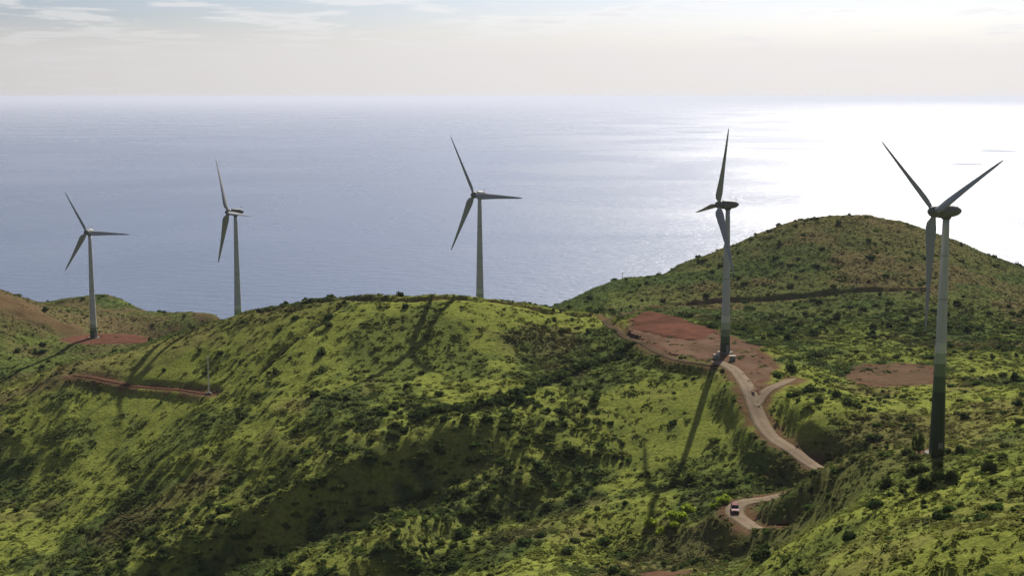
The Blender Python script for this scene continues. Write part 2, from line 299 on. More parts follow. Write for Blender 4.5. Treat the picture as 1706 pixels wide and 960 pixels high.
class NT:
    """short-hand for node trees"""
    def __init__(s, name):
        s.mat = bpy.data.materials.new(name); s.mat.use_nodes = True; s.t = s.mat.node_tree; s.t.nodes.clear()
        s.out = s.t.nodes.new('ShaderNodeOutputMaterial')
    def n(s, typ, **kw):
        nd = s.t.nodes.new(typ)
        for k, v in kw.items(): setattr(nd, k, v)
        return nd
    def put(s, sock, v):
        if isinstance(v, bpy.types.NodeSocket): s.t.links.new(v, sock)
        elif isinstance(v, (tuple, list)) and len(v) == 3 and sock.type == 'RGBA': sock.default_value = (*v, 1)
        else: sock.default_value = v
    def noise(s, vec, scale, detail=4, rough=0.55, dist=0.0):
        nd = s.n('ShaderNodeTexNoise'); s.put(nd.inputs['Vector'], vec); nd.inputs['Scale'].default_value = scale
        nd.inputs['Detail'].default_value = detail; nd.inputs['Roughness'].default_value = rough; nd.inputs['Distortion'].default_value = dist
        return nd.outputs['Fac']
    def rng(s, v, a, b, c=0.0, d=1.0):
        nd = s.n('ShaderNodeMapRange'); s.put(nd.inputs[0], v)
        for k, q in zip((1, 2, 3, 4), (a, b, c, d)): nd.inputs[k].default_value = q
        return nd.outputs[0]
    def mix(s, f, a, b, blend='MIX'):
        nd = s.n('ShaderNodeMix', data_type='RGBA', blend_type=blend); s.put(nd.inputs[0], f); s.put(nd.inputs[6], a); s.put(nd.inputs[7], b)
        return nd.outputs[2]
    def math(s, op, a, b=0.0, clamp=False):
        nd = s.n('ShaderNodeMath', operation=op, use_clamp=clamp); s.put(nd.inputs[0], a); s.put(nd.inputs[1], b)
        return nd.outputs[0]
    def bump(s, h, strength, dist):
        nd = s.n('ShaderNodeBump'); nd.inputs['Strength'].default_value = strength; nd.inputs['Distance'].default_value = dist; s.put(nd.inputs['Height'], h)
        return nd.outputs[0]
    def bsdf(s, color, rough=0.8, normal=None, spec=0.3, metal=0.0):
        nd = s.n('ShaderNodeBsdfPrincipled'); s.put(nd.inputs['Base Color'], color); s.put(nd.inputs['Roughness'], rough)
        nd.inputs['Specular IOR Level'].default_value = spec; nd.inputs['Metallic'].default_value = metal
        if normal is not None: s.put(nd.inputs['Normal'], normal)
        return nd
    def done(s, sh):
        s.t.links.new(sh, s.out.inputs['Surface']); return s.mat

def veg_colour(s, veg, rnd):
    """plant colour from the map of what grows where (r: dry bracken, g: fresh grass, b: bare soil)"""
    sp = s.n('ShaderNodeSeparateColor'); s.put(sp.inputs[0], veg)
    c = s.mix(sp.outputs[1], (0.060, 0.084, 0.027), (0.184, 0.204, 0.042))
    c = s.mix(sp.outputs[0], c, (0.125, 0.095, 0.046))
    c = s.mix(s.math('MULTIPLY', rnd, 0.52), c, s.mix(0.5, c, (0.030, 0.050, 0.012)))
    return c, sp.outputs[2]

def mat_land():
    s = NT('hill_grass'); g = s.n('ShaderNodeNewGeometry'); P_ = g.outputs['Position']
    at = s.n('ShaderNodeAttribute', attribute_name='veg')
    fine = s.noise(P_, 0.9, 6, 0.72); mid = s.noise(P_, 0.16, 4, 0.6)
    c, soil = veg_colour(s, at.outputs['Color'], s.rng(fine, 0.42, 0.62, 0.0, 1.9))
    sc = s.mix(s.rng(mid, 0.35, 0.65), (0.105, 0.056, 0.036), (0.078, 0.036, 0.024)); sc = s.mix(s.rng(fine, 0.4, 0.75), sc, (0.12, 0.078, 0.050))
    col = s.mix(soil, c, sc)
    nb = s.bump(fine, 0.8, 0.9)
    return s.done(s.bsdf(col, 0.95, nb, 0.0).outputs[0])

def mat_dirt(name, a, b, c):
    s = NT(name); g = s.n('ShaderNodeNewGeometry'); P_ = g.outputs['Position']
    n1 = s.noise(P_, 0.35, 5, 0.65); n2 = s.noise(P_, 2.2, 4, 0.6)
    col = s.mix(s.rng(n1, 0.35, 0.65), a, b); col = s.mix(s.rng(n2, 0.45, 0.8), col, c); n3 = s.noise(P_, 0.07, 5, 0.65, 0.6); col = s.mix(s.rng(n3, 0.42, 0.62, 0.0, 0.75), col, tuple(v*k for v, k in zip(b, (0.62, 0.72, 0.70))))
    return s.done(s.bsdf(col, 0.95, s.bump(n2, 0.5, 0.15), 0.0).outputs[0])

def mat_leaf(name, col_a, col_b, trans, veg=False):
    s = NT(name)
    oi = s.n('ShaderNodeObjectInfo'); g = s.n('ShaderNodeNewGeometry')
    if veg:
        at = s.n('ShaderNodeAttribute', attribute_type='INSTANCER', attribute_name='veg')
        c, _ = veg_colour(s, at.outputs['Color'], oi.outputs['Random'])
    else:
        c = s.mix(oi.outputs['Random'], col_a, col_b)
    c = s.mix(s.math('MULTIPLY', g.outputs['Random Per Island'], 0.5), c, s.mix(0.5, c, (0.02, 0.03, 0.01)))
    d = s.bsdf(c, 0.9, None, 0.0)
    t = s.n('ShaderNodeBsdfTranslucent'); s.put(t.inputs[0], c)
    mx = s.n('ShaderNodeMixShader'); mx.inputs[0].default_value = trans
    s.t.links.new(d.outputs[0], mx.inputs[1]); s.t.links.new(t.outputs[0], mx.inputs[2])
    return s.done(mx.outputs[0])

def mat_plain(name, col, rough=0.5, spec=0.4, metal=0.0, dirt=0.25):
    s = NT(name); tc = s.n('ShaderNodeTexCoord'); n1 = s.noise(tc.outputs['Object'], 0.8, 5, 0.6)
    c = s.mix(s.rng(n1, 0.4, 0.8, 0.0, dirt), col, tuple(v*0.55 for v in col))
    return s.done(s.bsdf(c, rough, None, spec, metal).outputs[0])

# ================================================================= sea
def mat_sea():
    s = NT('sea_water'); g = s.n('ShaderNodeNewGeometry'); P_ = g.outputs['Position']
    mp = s.n('ShaderNodeMapping'); s.put(mp.inputs[0], P_); mp.inputs['Rotation'].default_value = (0, 0, 0.5); mp.inputs['Scale'].default_value = (1, 1.7, 1)
    w1 = s.noise(mp.outputs[0], 1/46.0, 4, 0.62, 0.2); w2 = s.noise(mp.outputs[0], 1/13.0, 3, 0.6); big = s.noise(P_, 1/1500.0, 5, 0.6, 0.5)
    h = s.math('ADD', s.math('MULTIPLY', w1, 1.0), s.math('MULTIPLY', w2, 0.35))
    nb = s.bump(h, 1.0, SEA_WAVE)
    rough = s.rng(big, 0.36, 0.64, SEA_ROUGH-0.05, SEA_ROUGH+0.06)
    for cx, cy, rx, ry in SLICKS:                     # calm slicks: smoother water
        df = s.n('ShaderNodeVectorMath', operation='SUBTRACT'); s.put(df.inputs[0], P_); df.inputs[1].default_value = (cx, cy, 0)
        ml = s.n('ShaderNodeVectorMath', operation='MULTIPLY'); s.put(ml.inputs[0], df.outputs[0]); ml.inputs[1].default_value = (1/rx, 1/ry, 0)
        le = s.n('ShaderNodeVectorMath', operation='LENGTH'); s.put(le.inputs[0], ml.outputs[0])
        k = s.rng(s.math('ADD', le.outputs['Value'], s.math('MULTIPLY', s.noise(P_, 1/150.0, 3), 0.7)), 0.9, 1.5, 0.45, 1.0); rough = s.math('MULTIPLY', rough, k)
    b = s.bsdf((0.052, 0.078, 0.132), rough, nb, 0.27); b.inputs['IOR'].default_value = 1.33
    return s.done(b.outputs[0])
SLICKS = [(3130, 9230, 150, 190), (2360, 7420, 110, 110), (1820, 14000, 230, 300)]; SEA_WAVE = 3.0; SEA_ROUGH = 0.27
SEA_R = 150000.0
sea = mesh_obj('sea', [(-SEA_R, -SEA_R, 0), (SEA_R, -SEA_R, 0), (SEA_R, SEA_R, 0), (-SEA_R, SEA_R, 0)], [(0, 1, 2, 3)], mat_sea())
tag(sea, 'grey blue sea with sun glitter reaching the hazy horizon', 'sea', kind='structure')

# ================================================================= land
def axis(lo, flo, fhi, hi, fine, coarse):
    return np.r_[np.arange(lo, flo, coarse), np.arange(flo, fhi, fine), np.arange(fhi, hi+coarse, coarse)]
GX = axis(-430, -230, 215, 500, 1.15, 4.0); GY = axis(-70, 140, 640, 1010, 1.15, 3.0)
MX, MY = np.meshgrid(GX, GY)
MZ, SOIL = height(MX, MY, True)
edge = smooth01((1005-MY)/40)*smooth01((MX+428)/30)*smooth01((498-MX)/30)*smooth01((MY+68)/20)
MZ = np.where(MZ < 3, -3+(MZ-3)*0.1, MZ); MZ = MZ*edge-4*(1-edge)

def sample(x, y):
    i = np.clip(np.searchsorted(GX, x)-1, 0, len(GX)-2); j = np.clip(np.searchsorted(GY, y)-1, 0, len(GY)-2)
    u = (x-GX[i])/(GX[i+1]-GX[i]); v = (y-GY[j])/(GY[j+1]-GY[j])
    return (MZ[j, i]*(1-u)+MZ[j, i+1]*u)*(1-v)+(MZ[j+1, i]*(1-u)+MZ[j+1, i+1]*u)*v
def sample_soil(x, y):
    i = np.clip(np.searchsorted(GX, x)-1, 0, len(GX)-2); j = np.clip(np.searchsorted(GY, y)-1, 0, len(GY)-2)
    return SOIL[j, i]

SCARP_LINES = [densify(SCARP_A, 2.0), densify(SCARP_B, 2.0)]
def near_scarp(x, y, r):
    d = np.minimum(*[nearest_on(l, x, y, r+2)[0] for l in SCARP_LINES]); return smooth01((r-d)/8.0)
def veg_map(x, y):
    n1 = fbm(x, y, 42, 4, 101, 0.6); n2 = fbm(x, y, 30, 5, 121, 0.6); n3 = fbm(x, y, 7, 3, 141)
    brown = smooth01((n1-0.54+0.12*(n3-0.5))/0.12)*0.80
    # dry bracken on the crown of the main hill and on the shaded side of the gullies and far hills, the back hill lightened in colour for haze
    def blob(cx, cy, rx, ry): return np.exp(-((x-cx)/rx)**2-((y-cy)/ry)**2)
    brown = np.clip(brown*0.75+0.6*blob(-70, 480, 40, 22)*smooth01((n2-0.35)/0.2)+0.6*blob(-195, 640, 60, 40)+0.55*blob(150, 640, 80, 45)+0.3*blob(-5, 352, 14, 10)+0.4*blob(-150, 455, 25, 14)+0.30*smooth01((y-470)/60)*smooth01((x-20)/40)*smooth01((n2-0.38)/0.2)+0.7*blob(-205, 592, 36, 18)-0.5*turf(x, y)-0.45*blob(85, 215, 75, 55), 0, 0.9)
    fresh = smooth01((n2-0.40+0.25*(n3-0.5))/0.20)
    fresh = fresh*(0.30+0.70*smooth01((500-y)/50))*(1-0.45*smooth01((x-40)/40)*smooth01((y-380)/60))
    fresh = np.clip(fresh+0.35*blob(-95, 395, 18, 25)+0.3*blob(20, 455, 20, 14)+0.6*turf(x, y)+0.6*blob(85, 215, 70, 55)+0.25*blob(35, 400, 30, 25)+0.35*blob(105, 330, 45, 40), 0, 1)
    sc = near_scarp(x, y, 24)                          # patchy green put into the colour to lift the shaded gullies
    brown = brown*(1-0.75*sc); fresh = np.clip(fresh*(1-0.3*sc)+sc*0.75*smooth01((fbm(x, y, 5, 3, 161)-0.45)/0.12), 0, 1)
    return brown, fresh
nx, ny = len(GX), len(GY)
me = bpy.data.meshes.new('hills')
me.vertices.add(nx*ny)
co = np.empty((nx*ny, 3), np.float32); co[:, 0] = MX.ravel(); co[:, 1] = MY.ravel(); co[:, 2] = MZ.ravel()
me.vertices.foreach_set('co', co.ravel())
I, J = np.meshgrid(np.arange(nx-1), np.arange(ny-1)); a = (J*nx+I).ravel()
quads = np.c_[a, a+1, a+1+nx, a+nx].astype(np.int32)
me.loops.add(len(quads)*4); me.polygons.add(len(quads))
me.polygons.foreach_set('loop_start', np.arange(len(quads), dtype=np.int32)*4)
me.loops.foreach_set('vertex_index', quads.ravel()); me.update(calc_edges=True)
me.polygons.foreach_set('use_smooth', np.ones(len(quads), bool))
BR, FR = veg_map(MX, MY)
vc = np.ones((nx*ny, 4), np.float32); vc[:, 0] = BR.ravel(); vc[:, 1] = FR.ravel(); vc[:, 2] = SOIL.ravel()
at = me.attributes.new('veg', 'FLOAT_COLOR', 'POINT'); at.data.foreach_set('color', vc.ravel())
me.materials.append(mat_land())
hills = bpy.data.objects.new('hills', me); COL.objects.link(hills)
tag(hills, 'rolling green coastal hills with bracken patches and gullies', 'hills', kind='structure')

# ---------------------------------------------------------------- roads and pads, laid on their graded beds
M_ROAD = mat_dirt('road_dirt', (0.25, 0.19, 0.145), (0.20, 0.145, 0.105), (0.30, 0.24, 0.19))
M_TRACK = mat_dirt('shaded_track_dirt', (0.075, 0.052, 0.034), (0.05, 0.036, 0.024), (0.10, 0.072, 0.046))  # dirt darkened in colour to give the shade of the cut banks
M_BROWN = mat_dirt('brown_dirt', (0.075, 0.036, 0.025), (0.055, 0.027, 0.019), (0.10, 0.052, 0.036))
M_PATCH = mat_dirt('patch_dirt', (0.098, 0.064, 0.040), (0.08, 0.050, 0.031), (0.118, 0.080, 0.050))
M_PAD = mat_dirt('pad_soil', (0.112, 0.073, 0.050), (0.096, 0.053, 0.035), (0.130, 0.093, 0.066))
M_RED = mat_dirt('red_soil', (0.105, 0.047, 0.031), (0.085, 0.038, 0.026), (0.122, 0.066, 0.046))
def mat_road(name, a, b, c):
    s = NT(name); g = s.n('ShaderNodeNewGeometry'); P_ = g.outputs['Position']; at = s.n('ShaderNodeAttribute', attribute_name='lane')
    n1 = s.noise(P_, 0.35, 5, 0.65); n2 = s.noise(P_, 2.2, 4, 0.6); n3 = s.noise(P_, 0.9, 4, 0.7)
    col = s.mix(s.rng(n1, 0.35, 0.65), a, b); col = s.mix(s.rng(n2, 0.45, 0.8), col, c)
    edge = s.math('MULTIPLY', s.rng(s.math('ADD', at.outputs['Fac'], s.math('MULTIPLY', n3, 0.9)), 0.75, 1.25), 0.7)
    col = s.mix(edge, col, s.mix(s.rng(n3, 0.4, 0.6), (0.12, 0.085, 0.055), (0.085, 0.095, 0.035)))
    return s.done(s.bsdf(col, 0.95, s.bump(n2, 0.6, 0.2), 0.0).outputs[0])
M_ROAD = mat_road('road_dirt', (0.175, 0.135, 0.10), (0.135, 0.10, 0.072), (0.215, 0.172, 0.132))
def strip(nm, name, mat, label, lift=0.20):
    line, half = ROADS[nm]; tan = np.gradient(line[:, :2], axis=0); tan /= np.linalg.norm(tan, axis=1)[:, None]+1e-9
    nrm = np.c_[tan[:, 1], -tan[:, 0]]; V = []; Fc = []
    cols = np.array([-1, -0.86, -0.5, -0.15, 0.15, 0.5, 0.86, 1.0]); rutz = np.array([-0.32, 0.0, -0.05, 0.05, 0.05, -0.05, 0.0, -0.32])
    m = len(cols)
    for k in range(len(line)):
        jl = 1+0.22*(fbm(np.array([k*1.0]), np.array([5.0]), 5, 2, 71)[0]-0.5)*2; jr = 1+0.22*(fbm(np.array([k*1.0]), np.array([95.0]), 5, 2, 73)[0]-0.5)*2
        for c, rz in zip(cols, rutz):
            o = c*half*(jl if c < 0 else jr)*(min(1.0, 0.25+(len(line)-1-k)/9.0) if nm in ('road_fork', 'brown_track') else 1.0); V.append((line[k, 0]+nrm[k, 0]*o, line[k, 1]+nrm[k, 1]*o, line[k, 2]+lift+rz))
    for k in range(len(line)-1):
        for q in range(m-1): Fc.append((k*m+q, k*m+q+1, (k+1)*m+q+1, (k+1)*m+q))
    o = mesh_obj(name, V, Fc, mat, smooth=True)
    at_ = o.data.attributes.new('lane', 'FLOAT', 'POINT'); at_.data.foreach_set('value', np.tile(np.array([1.0, 0.7, 0.0, 0.55, 0.55, 0.0, 0.7, 1.0], np.float32), len(line)))
    return tag(o, label, 'road', kind='structure')
strip('dirt_road', 'dirt_road', M_ROAD, 'pale dirt road winding down from the bare pad past the car')
strip('road_fork', 'dirt_road', M_ROAD, 'short pale spur of dirt road forking right below the bare pad', 0.23)
strip('ridge_track', 'dirt_track', M_TRACK, 'brown dirt track along the crest of the main hill')
strip('hill_track', 'dirt_track', M_TRACK, 'thin dark track across the face of the rounded back hill', 0.23)
strip('brown_track', 'dirt_track', M_BROWN, 'short reddish brown track cut into the left slope')
def pad(poly, plane, mat, label, lift=0.08, name='bare_pad', mound=0.0, step=0.9):
    p = np.array(poly, float); gx = np.arange(p[:, 0].min()-5, p[:, 0].max()+5, step); gy = np.arange(p[:, 1].min()-5, p[:, 1].max()+5, step)
    X_, Y_ = np.meshgrid(gx, gy); _, sd = poly_mask(X_, Y_, poly, 8.0)
    sd = sd+(fbm(X_, Y_, 9, 5, 81, 0.68)-0.5)*10.0
    Zp = pad_height(plane, X_, Y_)+lift+(fbm(X_, Y_, 2.5, 3, 83)-0.5)*0.22*smooth01(sd/1.5)+mound*smooth01(sd/3.0)*(0.4+1.2*fbm(X_, Y_, 5, 3, 85))
    Zp = np.where(sd < 1.2, Zp-0.30*smooth01((1.2-sd)/1.5), Zp)
    idx = {}; V = []; Fc = []
    def vid(j, i):
        if (j, i) not in idx: idx[(j, i)] = len(V); V.append((X_[j, i], Y_[j, i], Zp[j, i]))
        return idx[(j, i)]
    for j in range(len(gy)-1):
        for i in range(len(gx)-1):
            if (sd[j:j+2, i:i+2] > -0.4).all(): Fc.append((vid(j, i), vid(j, i+1), vid(j+1, i+1), vid(j+1, i)))
    return tag(mesh_obj(name, V, Fc, mat, smooth=True), label, 'ground', kind='structure')
pad(PAD_FOUR, 'pad_four', M_PAD, 'bare reddish earth pad around the foot of the fourth turbine')
pad(PAD_ONE, 'pad_one', M_RED, 'bare red earth pad around the foot of the leftmost turbine')
pad(PAD_RED, 'pad_four', M_RED, 'low bank of red earth along the far edge of the bare pad', 0.16, 'red_earth_bank', 0.3)
pad(PAD_BROWN, 'pad_brown', M_PATCH, 'bare brown earth patch behind the nearest turbine')

# ================================================================= wind turbines
M_WHITE = mat_plain('turbine_paint', (0.36, 0.37, 0.37), 0.55, 0.3, 0, 0.2)
M_BLADE = mat_plain('blade_paint', (0.25, 0.26, 0.275), 0.6, 0.25, 0, 0.15)
M_NAC = mat_plain('nacelle_paint', (0.13, 0.135, 0.125), 0.65, 0.2, 0, 0.25)
M_CONC = mat_plain('concrete', (0.16, 0.15, 0.13), 0.95, 0.05, 0, 0.35)
M_DOOR = mat_plain('door_paint', (0.16, 0.19, 0.17), 0.5)
M_DARKM = mat_plain('dark_metal', (0.06, 0.06, 0.06), 0.5, 0.5)
GREENS = [mat_plain('band_green_%s' % n, c, 0.5, 0.4, 0, 0.25) for n, c in (('deep', (0.022, 0.040, 0.018)), ('dark', (0.050, 0.085, 0.036)), ('mid', (0.12, 0.17, 0.085)), ('pale', (0.28, 0.33, 0.23)), ('faint', (0.45, 0.48, 0.41)))]
def ring_mesh(z0, r0, z1, r1, n=28, cap=False):
    V = []; Fc = []
    for z, r in ((z0, r0), (z1, r1)):
        for k in range(n): V.append((r*math.cos(2*math.pi*k/n), r*math.sin(2*math.pi*k/n), z))
    for k in range(n): Fc.append((k, (k+1) % n, n+(k+1) % n, n+k))
    if cap: Fc.append(tuple(range(n, 2*n))); Fc.append(tuple(range(n-1, -1, -1)))
    return V, Fc
def lathe_x(profile, n=20):
    """profile of (x, radius) turned about the x axis"""
    V = []; Fc = []
    for x, r in profile:
        for k in range(n): V.append((x, r*math.cos(2*math.pi*k/n), r*math.sin(2*math.pi*k/n)))
    for i in range(len(profile)-1):
        for k in range(n): Fc.append((i*n+k, i*n+(k+1) % n, (i+1)*n+(k+1) % n, (i+1)*n+k))
    Fc.append(tuple(range(n-1, -1, -1))); Fc.append(tuple(range((len(profile)-1)*n, len(profile)*n)))
    return V, Fc
def blade_mesh(Rr, pitch):
    """blade along +z from the hub, chord turned by pitch out of the rotor plane (y,z)"""
    st = [(0.02, 0.45, 1.0, 60), (0.05, 0.50, 0.95, 50), (0.09, 0.95, 0.55, 38), (0.14, 1.18, 0.34, 28), (0.22, 1.10, 0.26, 20), (0.35, 0.90, 0.22, 13), (0.5, 0.70, 0.19, 8), (0.65, 0.54, 0.17, 5), (0.8, 0.40, 0.16, 2), (0.92, 0.28, 0.15, 0), (0.985, 0.14, 0.15, 0), (1.0, 0.03, 0.2, 0)]
    n = 14; V = []; Fc = []
    for f, half, th, tw in st:
        a = R(pitch+tw*0.4)
        for k in range(n):
            t = 2*math.pi*k/n
            cx = half*math.cos(t); cx = cx+half*0.35*(1-f if th < 0.9 else 0); cy = half*th*math.sin(t)*(0.75+0.25*math.cos(t))
            V.append((cx*math.sin(a)+cy*math.cos(a), cx*math.cos(a)-cy*math.sin(a), f*Rr))
    for i in range(len(st)-1):
        for k in range(n): Fc.append((i*n+k, i*n+(k+1) % n, (i+1)*n+(k+1) % n, (i+1)*n+k))
    Fc.append(tuple(range(n-1, -1, -1))); Fc.append(tuple(range((len(st)-1)*n, len(st)*n)))
    return V, Fc
def make_turbine(t, label, bands):
    bx, by, bz = t['base']; H = t['H']; Rr = t['R']; k = t['k']
    root = empty('wind_turbine', (bx, by, bz)); tag(root, label, 'wind turbine', 'wind turbines along the ridge')
    mesh_obj('foundation', *ring_mesh(-1.2, 2.5, 0.3, 2.3, 28, True), M_CONC, root)
    rad = lambda z: 1.48+(0.62-1.48)*(z/H)**0.85
    zt = bands[-1] if bands else 0.3
    V = []; Fc = []; n = 28; zs = np.linspace(zt, H-1.3, 14)
    for z in zs:
        for q in range(n): V.append((rad(z)*math.cos(2*math.pi*q/n), rad(z)*math.sin(2*math.pi*q/n), z))
    for i in range(len(zs)-1):
        for q in range(n): Fc.append((i*n+q, i*n+(q+1) % n, (i+1)*n+(q+1) % n, (i+1)*n+q))
    Fc.append(tuple(range((len(zs)-1)*n, len(zs)*n)))
    tower = mesh_obj('tower', V, Fc, M_WHITE, root, True)
    for z in np.linspace(zt, H, 4)[1:-1]:
        mesh_obj('flange', *ring_mesh(z-0.06, rad(z)+0.035, z+0.06, rad(z)+0.035, 28), M_NAC, tower)
    lo = 0.3
    for q, hi in enumerate(bands):
        mesh_obj('painted_band', *ring_mesh(lo, rad(lo), hi, rad(hi)), GREENS[min(q, 4)], tower, True); lo = hi
    # door on the camera-left side of the foot
    bm = bmesh.new(); bmesh.ops.create_cube(bm, size=1.0, matrix=Matrix.Translation((0, 0, 1.45)) @ Matrix.Diagonal((0.9, 0.14, 2.1, 1)))
    dr = bm_obj('door', bm, M_DOOR, tower); ang = math.atan2(-by, -bx)+0.5; dr.location = (rad(1.4)*math.cos(ang), rad(1.4)*math.sin(ang), 0); dr.rotation_euler = (0, 0, ang-math.pi/2)
    # rotor axis
    v = np.array([bx, by])/math.hypot(bx, by); r = np.array([v[1], -v[0]]); s = math.sqrt(1-k*k)
    ax = -s*r-k*v; yaw = math.atan2(ax[1], ax[0])
    head = mesh_obj('nacelle', *lathe_x([(-3.2, 0.12), (-3.05, 0.40), (-2.6, 0.74), (-1.9, 1.0), (-1.0, 1.16), (0.3, 1.25), (1.2, 1.25), (1.7, 1.2)]), M_NAC, root, True)
    head.location = (0, 0, H); head.rotation_euler = (0, 0, yaw)
    mesh_obj('yaw_ring', *ring_mesh(-1.5, 0.85, -0.9, 1.0, 24), M_DARKM, head)
    bm = bmesh.new()
    bmesh.ops.create_cone(bm, cap_ends=True, segments=8, radius1=0.05, radius2=0.04, depth=1.1, matrix=Matrix.Translation((-2.4, 0, 1.3)))
    bmesh.ops.create_cube(bm, size=1.0, matrix=Matrix.Translation((-2.4, 0, 1.8)) @ Matrix.Diagonal((0.3, 0.5, 0.12, 1)))
    bm_obj('wind_vane', bm, M_DARKM, head)
    hub = mesh_obj('hub', *lathe_x([(1.78, 1.12), (2.4, 1.16), (3.0, 1.05), (3.5, 0.8), (3.85, 0.45), (4.0, 0.1)]), M_NAC, root, True)
    hub.location = (0, 0, H); hub.rotation_euler = (0, 0, yaw)
    # in-plane horizontal direction that points right in the picture
    h = k*r-s*v; yaxis = np.array([-math.sin(yaw), math.cos(yaw)]); sg = 1 if h@yaxis > 0 else -1
    for q in range(3):
        b = mesh_obj('blade', *blade_mesh(Rr, t['pitch']), M_BLADE, root, True)
        a = R(t['ang']+120*q)*sg
        b.matrix_local = Matrix.Translation((0, 0, H)) @ Matrix.Rotation(yaw, 4, 'Z') @ Matrix.Translation((2.75, 0, 0)) @ Matrix.Rotation(-a, 4, 'X')
    return root
TB = [[1.5, 3, 4.5, 6, 7.5], [1.5, 3, 4.5, 6, 7.5], [1.5, 3, 4.5, 6, 7.5], [3.0, 5.0, 7.0, 9.0, 11.0], [12.5, 15.5, 18.0, 20.0, 22.0]]
TL = ['leftmost and farthest wind turbine, foot on the red earth pad, rotor turned towards the viewer',
      'wind turbine second from the left, its foot hidden just behind the grassy crest',
      'middle wind turbine on the highest crest, standing alone against the sea',
      'wind turbine with green painted foot on the reddish pad where the pale road starts',
      'nearest and tallest wind turbine at right with dark green lower tower and raised blades']
for t, l, b in zip(TURBINES, TL, TB): make_turbine(t, l, b)

# ================================================================= small built things
def box(bm, cx, cy, cz, sx, sy, sz, bev=0.0):
    r = bmesh.ops.create_cube(bm, size=1.0, matrix=Matrix.Translation((cx, cy, cz)) @ Matrix.Diagonal((sx, sy, sz, 1)))
    if bev: bmesh.ops.bevel(bm, geom=list({e for v in r['verts'] for e in v.link_edges}), offset=bev, segments=2, affect='EDGES')
M_KIOSK = mat_plain('kiosk_wall', (0.34, 0.31, 0.27), 0.8); M_KROOF = mat_plain('kiosk_roof', (0.30, 0.26, 0.23), 0.9, 0.1)
def kiosk(x, y, rz, label):
    o = empty('transformer_kiosk', (x, y, float(sample(np.array([x]), np.array([y]))[0])+0.05), rz); tag(o, label, 'kiosk', 'transformer kiosks at the turbine foot'); o.scale = (0.75, 0.75, 0.75)
    bm = bmesh.new(); box(bm, 0, 0, 0.95, 2.2, 1.6, 1.9, 0.03); bm_obj('wall', bm, M_KIOSK, o)
    bm = bmesh.new(); box(bm, 0, 0, 1.99, 2.5, 1.9, 0.16, 0.03); bm_obj('roof', bm, M_KROOF, o)
    for sx in (-0.5, 0.5):
        bm = bmesh.new(); box(bm, sx, -0.82, 0.9, 0.9, 0.05, 1.6, 0.01); d = bm_obj('door', bm, M_DOOR, o)
        bm = bmesh.new(); box(bm, sx*0.3, -0.87, 0.95, 0.06, 0.05, 0.2); bm_obj('handle', bm, M_DARKM, d)
kiosk(KIOSK[0][0], KIOSK[0][1], 0.2, 'small pale kiosk left of the fourth turbine foot')
kiosk(KIOSK[1][0], KIOSK[1][1], -0.1, 'small pale kiosk right of the fourth turbine foot')

M_POLE = mat_plain('pale_pole', (0.60, 0.57, 0.50), 0.8)
def mast(x, y, h, label, arms):
    o = empty('slim_mast', (x, y, float(sample(np.array([x]), np.array([y]))[0]))); tag(o, label, 'mast', 'slim masts')
    mesh_obj('pole', *ring_mesh(-0.5, 0.24, h, 0.12, 12, True), M_POLE, o, False)
    bm = bmesh.new(); box(bm, 0, 0, 0.25, 1.5, 1.2, 0.9, 0.05); bm_obj('foot', bm, M_CONC, o)
    bm = bmesh.new()
    for z in arms: box(bm, 0, 0, z, 1.6, 0.12, 0.12)
    bm_obj('cross_arm', bm, M_DARKM, o)
mast(MAST[0], MAST[1], 12.0, 'slim pale mast at the end of the short brown track on the left slope', (11.4,))
mast(FAR_MAST[0], FAR_MAST[1], 11.0, 'thin far mast on the shoulder of the rounded back hill, seen against the sea', (10.6,))

